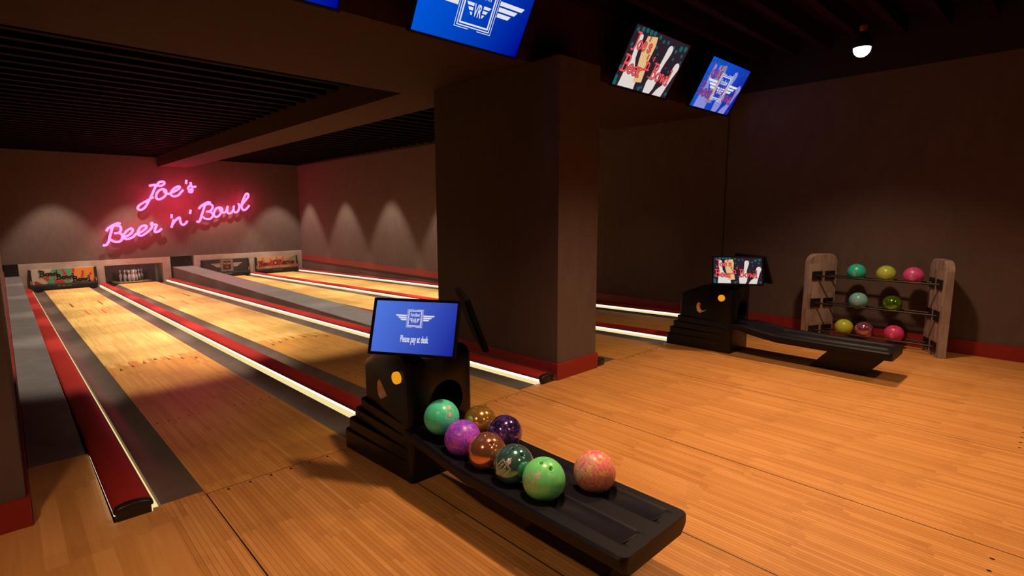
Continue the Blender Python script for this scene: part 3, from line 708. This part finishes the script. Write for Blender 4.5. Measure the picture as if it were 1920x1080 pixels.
# ------------------------------------------------------------------ ball returns
def ball_return(dx, kinds, label):
    root = empty('ball_return', (2.05 + dx, 2.9, 0)); tag(root, label, 'ball return', 'ball returns')
    inv = None
    fix = lambda o: o
    D = lambda x, y, z: (x + dx, y, z)
    # hooded body
    mb = MB()
    prof = [(2.83, 0), (2.83, .80), (2.855, .845), (2.90, .862), (3.14, .856), (3.25, .83), (3.41, .758), (3.555, .69), (3.578, .66), (3.578, 0)]
    def ring(x, ins):
        cy, cz = 3.13, .4
        return [D(2.05 + (x - 2.05) * (1 - .31 * (y - 2.83) / .745), y + (ins if y < cy else -ins), z - (ins if z > .5 else 0)) for y, z in prof]
    rings = []
    for x, ins in ((1.790, .035), (1.796, .018), (1.808, .006), (1.828, 0), (2.272, 0), (2.292, .006), (2.304, .018), (2.31, .035)): rings.append(ring(x, ins))
    mb.loft(rings)
    body = fix(mb.build('hood', [M['plastic'], M['deep']], root, smooth=40))
    k = MB(); k.lathe([(.135, -.3), (.135, .3)], 36, D(2.085, 2.83, .51), Matrix.Rotation(PI / 2, 3, 'X')); cut(body, k)
    # scoop grip on the side: teardrop recess
    tear = [(3.168, .508), (3.23, .472), (3.28, .45), (3.316, .478), (3.33, .534), (3.322, .585), (3.296, .61), (3.25, .575)]
    ts = lambda x, y, z, m=0: D(x, 3.255 + (y - 3.255) * (1.1 - .55 * (x - 1.81) / .08 - m), .53 + (z - .53) * (1.1 - .55 * (x - 1.81) / .08 - m))
    k = MB(); k.prism(tear, lambda y, z: ts(1.81, y, z), lambda y, z: ts(1.89, y, z)); cut(body, k)
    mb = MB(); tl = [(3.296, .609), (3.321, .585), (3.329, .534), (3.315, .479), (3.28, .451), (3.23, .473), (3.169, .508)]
    mb.loft([[ts(1.837, y, z, .012), ts(1.886, y, z, .012)] for y, z in tl], closed=False)  # strip on back wall and bottom only, where the painted reflection shows
    gl = fix(mb.build('grip_glint', M['grip'], root, smooth=60)); gl['label'] = 'orange strip painting a reflection in the scoop grip'
    body.data.polygons.foreach_set('use_smooth', [True] * len(body.data.polygons)); body.data.set_sharp_from_angle(angle=math.radians(40))
    mb = MB(); mb.lathe([(.13, 0), (.13, .01)], 36, D(2.085, 3.12, .51), Matrix.Rotation(PI / 2, 3, 'X')); fix(mb.build('exit_lining', M['deep'], root, smooth=40))
    # stepped plinth at the back
    z0 = 0
    for zt, xb, yb in ((.143, 1.752, 3.706), (.23, 1.770, 3.674), (.31, 1.806, 3.643), (.388, 1.833, 3.60)):
        r = .045; poly = [(1.792, 2.852)] + [(xb + r - r * math.cos(k * PI / 12), yb - r + r * math.sin(k * PI / 12)) for k in range(7)]
        poly += [(4.10 - x, y) for x, y in poly[::-1]]
        mb = MB(); mb.prism(poly, lambda x, y: D(x, y, z0), lambda x, y: D(x, y, zt)); fix(mb.build('plinth_step', M['plastic'], root, smooth=30, bevel=.006)); z0 = zt
    # button
    Rm = Matrix.Rotation(-PI / 2, 3, 'Y')
    mb = MB(); mb.lathe([(.052, 0), (.052, .006), (.044, .010)], 28, D(1.806, 2.968, .695), Rm); base = fix(mb.build('button_base', M['bezel'], root, smooth=40))
    mb = MB(); mb.lathe([(.040, .0), (.041, .030), (.036, .036), (.01, .037)], 28, D(1.804, 2.968, .695), Rm); ob = fix(mb.build('reset_button', M['button'], root, smooth=40)); ob['label'] = 'round amber button'
    # trough: two grooves, rising to a basin under the exit
    xc, zr = 1.997, .337; hw = .268
    gs = (1.885, 2.135); gw = .068
    xs = sorted(set([round(-hw + .012 + (2 * hw - .024) * k / 60, 5) for k in range(61)]))
    rings = []
    for y, gd, bd, rise, wi in ((1.150, 0, 0, 0, -.03), (1.155, 0, 0, 0, -.014), (1.168, 0, 0, 0, -.003), (1.185, 0, 0, 0, 0), (1.215, 0, 0, 0, 0), (1.222, .6, 0, 0, 0), (1.24, 1, 0, 0, 0), (1.6, 1, 0, 0, 0), (2.0, 1, 0, 0, 0), (2.26, 1, 0, .002, 0), (2.31, .9, .012, .006, 0), (2.335, .35, .02, .010, 0),
                              (2.36, 0, .028, .014, 0), (2.42, 0, .034, .020, 0), (2.50, 0, .034, .032, 0), (2.58, 0, .03, .044, 0), (2.66, 0, .02, .052, 0), (2.72, 0, .0, .052, -.004), (2.78, 0, 0, .046, -.012), (2.86, 0, 0, .04, -.03)):
        top = []
        for x in xs:
            z = 0
            for g in gs:
                d = abs(x + xc - g)
                if d < gw: z -= gd * (math.sqrt(.112 ** 2 - d * d) - math.sqrt(.112 ** 2 - gw * gw)) * 1.25
            e = abs(x) / (hw - .04)
            if e < 1: z -= bd * (1 - e ** 4)
            f = (hw + wi) / hw; top.append(D(xc + x * f, y, zr + rise + z))
        W_ = hw + wi; th = .092 if y < 2.6 else .092 - (y - 2.6) * .25
        zz = zr + rise
        rings.append(top + [D(xc + W_, y, zz - .012), D(xc + W_, y, zz - .055), D(xc + W_ - .035, y, zz - th), D(xc - W_ + .035, y, zz - th), D(xc - W_, y, zz - .055), D(xc - W_, y, zz - .012)])
    mb = MB(); mb.loft(rings); fix(mb.build('ball_tray', M['plastic2'], root, smooth=40))
    for g in gs:   # bright metal stops at the end of the grooves
        mb = MB(); mb.add([D(g - .05, 1.232, zr - .034), D(g + .055, 1.224, zr - .002), D(g + .03, 1.214, zr + .0015), D(g - .02, 1.217, zr + .001), D(g - .06, 1.235, zr - .01)], [(0, 1, 2, 3, 4)])
        fix(mb.build('groove_stop', M['steel'], root, smooth=0))
    # slanting foot under the tray
    mb = MB(); mb.prism([(1.425, 0), (1.97, 0), (1.745, .26), (1.205, .26)], lambda y, z: D(1.96, y, z), lambda y, z: D(2.02, y, z)); fix(mb.build('tray_foot', M['plastic'], root, smooth=0, bevel=.004))
    # two touch displays back to back, like an A
    yaw, tilt, w_, h_ = 1.021, .344, .587, .362
    for side, kind in zip((-1, 1), kinds):
        c = Vector((2.055 + side * .243, 2.795, 1.055)) + Vector((dx, 0, 0))
        n = Vector((side * math.sin(yaw), -math.cos(yaw), 0)); rr = Vector((math.cos(yaw), side * math.sin(yaw), 0))
        u = Vector((0, 0, 1)) * math.cos(tilt) - n * math.sin(tilt)
        o = c - rr * w_ / 2 - u * h_ / 2
        display(root, inv, Frame(o, rr * w_, u * h_), kind, .04, .016, 'touch_display', M['case'])
    mb = MB(); mb.box(2.0 + dx, 2.84, .84, 2.11 + dx, 2.98, 1.02); fix(mb.build('display_stand', M['plastic'], root, smooth=0, bevel=.015))
    return root
ball_return(0, ('pay', 'off'), 'near black ball return holding eight balls, screen saying Please pay at desk')
ball_return(4.665, ('joes', 'off'), "far black ball return with empty tray, screen showing Joe's Beer 'n' Bowl")

# ------------------------------------------------------------------ balls
RB = .110
def ball_mesh():
    bm = bmesh.new(); bmesh.ops.create_icosphere(bm, subdivisions=6, radius=RB)
    holes = [(Vector((-.14, .30, .94)).normalized(), .085), (Vector((.14, .30, .94)).normalized(), .085), (Vector((0, -.22, .975)).normalized(), .10)]
    inside = set()
    for v in bm.verts:
        d = v.co.normalized()
        for h, r in holes:
            a = (d - h).length
            if a < r: v.co = d * RB - h * (.035 * min(1, (r - a) / (r * .18))); inside.add(v)
    for f in bm.faces:
        f.smooth = True
        if all(v in inside for v in f.verts): f.material_index = 1
    me = bpy.data.meshes.new('bowling_ball'); bm.to_mesh(me); bm.free(); me.materials.append(None); me.materials.append(M['deep']); return me
BALL = ball_mesh()
def ball_mat(name, kind, cols, rough=.32, metal=0.0, sc=16, holecol=None):
    t = NT(name); pos = t.n('TexCoord').outputs['Object']
    if kind == 'mottle':
        n1 = t.n('TexNoise', {'Vector': pos, 'Scale': sc * 1.0, 'Detail': 6.0, 'Roughness': .7, 'Distortion': .6}).outputs[0]
        c = t.ramp(n1, [(.33, cols[0]), (.52, cols[1]), (.72, cols[2])])
    else:
        nv = t.n('TexNoise', {'Vector': pos, 'Scale': sc, 'Detail': 2.0}); off = t.n('VectorMath', {0: nv.outputs['Color'], 1: (.16, .16, .16)}, operation='MULTIPLY')
        p2 = t.n('VectorMath', {0: pos, 1: off.outputs[0]}, operation='ADD').outputs[0]
        n1 = t.n('TexNoise', {'Vector': p2, 'Scale': sc * 1.5, 'Detail': 3.0, 'Distortion': 2.2}).outputs[0]
        f = t.math('FRACT', t.math('MULTIPLY', n1, 4.5)); f = t.math('ABSOLUTE', t.math('SUBTRACT', t.math('MULTIPLY', f, 2.0), 1.0))
        c = t.ramp(f, [(.1, cols[0]), (.5, cols[1]), (.9, cols[2])])
    return t.bsdf(c, rough, metal, .5, coat=.0 if not metal else .35)
PRINT = plain('cream_print', (.75, .58, .48), .5, var=.03)
def ball(name_mat, pos, up, fwd, label, group, logo=None, hole=None):
    """up: direction of the finger holes, fwd: direction the thumb hole lies to"""
    o = bpy.data.objects.new('bowling_ball', BALL); COL.objects.link(o)
    z = Vector(up).normalized(); y = -(Vector(fwd) - z * Vector(fwd).dot(z)).normalized(); x = y.cross(z)
    R3 = Matrix((x, y, z)).transposed(); o.matrix_world = Matrix.Translation(pos) @ R3.to_4x4()
    o.material_slots[0].link = 'OBJECT'; o.material_slots[0].material = name_mat
    if hole: o.material_slots[1].link = 'OBJECT'; o.material_slots[1].material = hole
    tag(o, label, 'bowling ball', group)
    if logo:
        d, ax, s, mode = logo; d = Vector(d).normalized(); a = (Vector(ax) - d * Vector(ax).dot(d)).normalized(); b = d.cross(a)
        mb = MB(); fr = Frame((0, 0, 0), (1, 0, 0), (0, 1, 0)); tmp = MB()
        if mode == 'wing': emblem(tmp, fr, 0, True, .62)
        else:
            poly = [(-.32, .5), (-.2, .5), (-.2, .42), (.2, .42), (.2, .5), (.34, .5), (.28, .3), (.28, -.2), (.36, -.42), (.2, -.42), (.14, -.33), (-.14, -.33), (-.2, -.42), (-.36, -.42), (-.28, -.2), (-.28, .3)]
            for i in range(len(poly)):
                (ax_, ay), (bx, by) = poly[i], poly[(i + 1) % len(poly)]; L = math.hypot(bx - ax_, by - ay); nx, ny = -(by - ay) / L * .022, (bx - ax_) / L * .022
                flat(tmp, fr, [(ax_ + nx, ay + ny), (ax_ - nx, ay - ny), (bx - nx, by - ny), (bx + nx, by + ny)], 0)
            flat(tmp, fr, arc(0, .02, .15, .2), 0); flat(tmp, fr, [(-  .16, .55), (  .16, .55), (  .13, .85), (-  .13, .85)], 0)
        bm = bmesh.new(); bv = [bm.verts.new(p) for p in tmp.v]
        for f in tmp.f:
            try: bm.faces.new([bv[i] for i in f])
            except ValueError: pass
        bmesh.ops.triangulate(bm, faces=bm.faces)
        for _ in range(4):
            le = [e for e in bm.edges if e.calc_length() > .12]
            if not le: break
            bmesh.ops.subdivide_edges(bm, edges=le, cuts=1); bmesh.ops.triangulate(bm, faces=[f for f in bm.faces if len(f.verts) > 3])
        bm.verts.index_update(); TV = [tuple(q.co) for q in bm.verts]; TF = [tuple(q.index for q in f.verts) for f in bm.faces]; bm.free()
        if True:
            vs = []
            for (u, v, _) in TV:
                p = d * RB + (a * u + b * v) * s; vs.append(tuple(R3.transposed() @ (p.normalized() * (RB + .0007))))
            mb.add(vs, TF)
        mb.build('badge_print', PRINT, o, smooth=0, rel=True)
    return o
bt = 'balls on the near ball return tray'
mint = ball_mat('mint_ball', 'mottle', ((.06, .70, .42), (.09, .86, .56), (.16, .92, .66)), .3, sc=14)
lgreen = ball_mat('light_green_ball', 'mottle', ((.16, .74, .50), (.20, .84, .24), (.32, .90, .26)), .3, sc=22)
purple = ball_mat('purple_swirl_ball', 'swirl', ((.12, .06, .90), (.36, .07, .85), (.75, .10, .70)), .34, sc=14)
dpurp = ball_mat('dark_purple_ball', 'swirl', ((.05, .02, .10), (.14, .06, .30), (.34, .18, .75)), .15, .75, sc=8)
gold = ball_mat('gold_ball', 'mottle', ((.75, .38, .07), (.88, .48, .10), (.95, .60, .18)),   .13, .8, sc=8)
copper = ball_mat('copper_ball', 'mottle', ((.72, .27, .14), (.82, .34, .19), (.9, .42, .27)),   .13, .8, sc=8)
teal = ball_mat('teal_ball', 'mottle', ((.10, .34, .30), (.2, .48, .44), (.42, .60, .48)),   .13, .8, sc=14)
pinky = ball_mat('pink_yellow_ball', 'swirl', ((.90, .10, .26), (.92, .22, .24), (.85, .58, .12)), .34, sc=12)
orng = plain('orange_hole', (.6, .13, .03), .5)
brn = plain('brown_hole', (.10, .06, .015), .6)
Z = .414
ball(mint, (1.885, 2.618, .4978), (-.1, .75, .6), (0, 1, .1), 'mint green ball with a cream badge, at the hood mouth', bt, ((-.08, -.898, .432), (.72, -.69, 0), .080, 'crest'))
ball(gold, (2.135, 2.5451, Z), (.8, .4, .5), (.4, -1, .2), 'shiny gold ball at the back of the right groove', bt)
ball(purple, (1.885, 2.409, .4238), (.5, .7, .5), (1, 0, 0), 'matt purple and blue swirled ball behind the copper ball', bt)
ball(dpurp, (2.135, 2.311, Z), (.7, .55, .5), (1, 0, 0), 'dark glossy purple streaked ball in the right groove in front of the gold ball', bt)
ball(copper, (1.885, 2.188, Z), (-.13, -.47, .87), (-.4, -.9, 0), 'shiny copper ball between the purple and the teal balls', bt, None, orng)
ball(teal, (1.885, 1.967, Z), (-.07, -.45, .89), (.05, -1, 0), 'shiny teal metallic ball behind the light green ball', bt, ((-.93, -.2, .22), (.2, -.46, .6), .075, 'wing'), brn)
ball(lgreen, (1.885, 1.747, Z), (-.165, -.40, .90), (0, -1, 0), 'light green mottled ball with three holes, front of the left groove', bt, ((-.96, -.06, .2), (.03, -.7, .83), .085, 'wing'), brn)
ball(pinky, (2.135, 1.616, Z), (.24, .04, .97), (.05, -1, 0), 'pink and yellow swirled ball alone near the tray end', bt, ((-.80, .03, .58), (.44, -.26, .72), .10, 'wing'), orng)

# ball rack
rk = empty('ball_rack', (8.26, 1.75, 0)); tag(rk, 'three tier ball rack with weathered grey wooden posts against the right wall', 'ball rack')
rf = lambda o: o
plates = []
for s, (fx, fy), (bx, by) in ((1, (8.05, 2.475), (8.47, 2.255)), (-1, (8.05, 1.0), (8.47, 1.22))):
    a = Vector((fx, fy, 0)); b = Vector((bx, by, 0)); d = (b - a); L = d.length; d.normalize(); n = Vector((-d.y, d.x, 0)) * (1 if s > 0 else -1)
    if n.y * s < 0: n = -n
    H, r = 1.18, .13
    poly = [(0, 0), (L, 0)] + [(L - r + r * math.cos(k * PI / 12), H - r + r * math.sin(k * PI / 12)) for k in range(7)] + [(r - r * math.sin(k * PI / 12), H - r + r * math.cos(k * PI / 12)) for k in range(7)]
    mb = MB(); mb.prism(poly, lambda u, z: tuple(a + d * u + Vector((0, 0, z))), lambda u, z: tuple(a + d * u + n * .09 + Vector((0, 0, z))))
    rf(mb.build('end_post', M['greywood'], rk, smooth=30, bevel=.006))
    for zr in (.88, .498, .117):
        for fu, xr in ((.27, 8.155), (.735, 8.345)):
            p = a + d * (L * fu) - n * .012
            mb = MB(); hw = .085 if s > 0 else .075
            vs = []
            for h in (0, .014):
                for uu, zz in ((-hw, -.062), (hw, -.062), (hw, .062), (-hw, .062)): vs.append(tuple(p + d * uu + n * (h - .002) + Vector((0, 0, zr + zz))))
            mb.add(vs, [(3, 2, 1, 0), (4, 5, 6, 7), (0, 1, 5, 4), (1, 2, 6, 5), (2, 3, 7, 6), (3, 0, 4, 7)])
            rf(mb.build('rail_plate', M['rail'], rk, smooth=0, bevel=.002))
            plates.append((s, zr, xr, p))
for zr in (.88, .498, .117):
    for xr in (8.155, 8.345):
        e = [p for (s, z, x, p) in plates if z == zr and x == xr]
        y1 = e[0].y; y0 = e[1].y
        mb = MB(); mb.tube([(xr, y0 - .005, zr), (xr, y1 + .005, zr)], .012, 10); rf(mb.build('rail', M['rail'], rk, smooth=60))
gp = 'balls resting on the rack'
tq = ball_mat('turquoise_ball', 'mottle', ((.015, .38, .28), (.02, .52, .40), (.05, .6, .45)), .34, sc=16)
lm = ball_mat('lime_ball', 'mottle', ((.26, .40, .04), (.38, .52, .06), (.5, .55, .14)), .34, sc=18)
pk = ball_mat('pink_ball', 'mottle', ((.50, .05, .22), (.62, .06, .30), (.66, .14, .34)), .34, sc=18)
bl = ball_mat('light_blue_ball', 'mottle', ((.12, .36, .40), (.18, .48, .52), (.24, .54, .52)), .34, sc=18)
gm = ball_mat('green_metal_ball', 'mottle', ((.10, .30, .01), (.18, .42, .02), (.3, .50, .04)),   .13, .8, sc=9)
lm2 = ball_mat('yellow_green_ball', 'mottle', ((.34, .42, .02), (.44, .54, .03), (.54, .55, .08)), .34, sc=18)
pm = ball_mat('pink_metal_ball', 'mottle', ((.55, .16, .26), (.65, .22, .34), (.74, .34, .40)),   .13, .8, sc=9)
pk2 = ball_mat('magenta_ball', 'mottle', ((.55, .03, .15), (.68, .04, .20), (.66, .10, .24)), .34, sc=18)
for m, (y, z), lab, lg in ((tq, (1.964, .957), 'turquoise ball at the left of the top shelf', 1), (lm, (1.632, .957), 'olive lime ball in the middle of the top shelf', 1), (pk, (1.345, .957), 'pink ball at the right of the top shelf', 1),
                     (bl, (1.915, .575), 'pale blue ball at the left of the middle shelf', 1), (gm, (1.537, .575), 'shiny green metallic ball at the right of the middle shelf', 0),
                     (lm2, (2.058, .193), 'yellow green ball at the left of the bottom shelf', 1), (pm, (1.822, .193), 'shiny pink metallic ball in the middle of the bottom shelf', 0), (pk2, (1.489, .193), 'magenta ball at the right of the bottom shelf', 1)):
    ball(m, (8.25, y, z), (-.22, -.01, .975) if lg else (.5, .2, .85), (1, 0, 0), lab, gp, ((-.97, .03, -.12), (.16, -.15, -.85), .036, 'wing') if lg else None)

# pendant lamp
pl_ = empty('pendant_lamp', (6.65, 1.705, 4.19)); tag(pl_, 'pendant lamp with white glowing bulb and copper collar hanging at upper right', 'lamp')
pf = lambda o: o
c = (6.65, 1.705, 0)
mb = MB(); mb.tube([(6.65, 1.705, 4.2), (6.65, 1.705, 3.66)], .008, 8); pf(mb.build('cord', M['cord'], pl_))
mb = MB(); mb.lathe([(.03, 3.60), (.034, 3.61), (.034, 3.655), (.02, 3.66)], 24, c); pf(mb.build('collar', M['copper'], pl_))
mb = MB(); mb.lathe([(.086, 3.436), (.088, 3.446), (.078, 3.50), (.05, 3.57), (.033, 3.60), (.029, 3.60), (.046, 3.565), (.073, 3.495), (.082, 3.45), (.082, 3.436)], 40, c); pf(mb.build('lamp_shade', M['shade'], pl_, smooth=60))
mb = MB(); mb.lathe([(.003, 3.348), (.028, 3.352), (.052, 3.366), (.070, 3.39), (.079, 3.418), (.080, 3.445), (.05, 3.46)], 36, c); pf(mb.build('bulb', M['bulb'], pl_, smooth=60))

# ------------------------------------------------------------------ lights
def spot(loc, tgt, power, col, size=70, blend=.5, rad=.05):
    d = bpy.data.lights.new('spot_light', 'SPOT'); d.energy = power; d.color = col; d.spot_size = math.radians(size); d.spot_blend = blend; d.shadow_soft_size = rad
    o = bpy.data.objects.new('spot_light', d); COL.objects.link(o); o.location = loc
    o.rotation_euler = (Vector(tgt) - Vector(loc)).to_track_quat('-Z', 'Y').to_euler(); return o
AMB = (1, .63, .36)
for x, y, p in ((6.65, 1.705, 295), (4.3, 1.705, 335), (2.35, 1.9, 275), (-.75, 1.7, 230), (4.3, -.9, 150), (6.65, -.9, 130), (1.9, -.9, 120)):
    spot((x, y, 3.32), (x, y, 0), p, AMB, 118, 1.0, .10)
WARM = (1, .82, .62)
for x in (1.4, 3.1, 5.8, 7.6): spot((x, 3.75, 3.1), (x, 5.9, 0), 55, (1, .66, .40), 44 if x < 2 else 58, .9, .08)  # unseen spots added to brighten the lane heads
spot((3.05, 21.35, .12), (3.1, 22.1, -.4), 4, (1, .72, .66), 120, .8, .04).data.energy = 15
for x in (1.2, 3.1, 5.8, 7.62):
    for y in (8.6, 11.3, 14.15, 17.05, 19.95):
        spot((x, y, 3.58), (x, y, 0), 520, WARM, 66, .4, .06)

for x, z in ((2.6, 1.1), (3.3, 1.25), (4.0, 1.6), (4.5, 2.0), (5.2, 1.75), (5.9, 1.9), (6.5, 2.2), (3.6, 2.3), (4.2, 2.5), (4.8, 2.65)):  # unseen red points added off the wall to widen the neon's glow
    d = bpy.data.lights.new('neon_fill_light', 'POINT'); d.energy = 18; d.color = (1, .035, .11); d.shadow_soft_size = .08
    o = bpy.data.objects.new('neon_fill_light', d); COL.objects.link(o); o.location = (x, 20.45, z)
# thin haze over the lanes
t = NT('haze'); hzz = t.n('SeparateXYZ', {0: t.n('TexCoord').outputs['Object']}).outputs[2]
hd = t.math('POWER', t.math('MAXIMUM', t.math('DIVIDE', t.math('SUBTRACT', 2.6, hzz), 3.2), 0.0), 1.6)
v = t.n('VolumeScatter', {'Color': (.9, .72, .70), 'Density': t.math('MULTIPLY', hd, .008), 'Anisotropy': .2}); t.t.links.new(v.outputs[0], t.out.inputs['Volume'])
mb = MB(); mb.box(-.015, 6.25, .03, 8.50, 20.70, 2.6)
hz = mb.build('haze', t.m, smooth=0); tag(hz, 'thin haze hanging over the lanes', 'haze', kind='stuff')
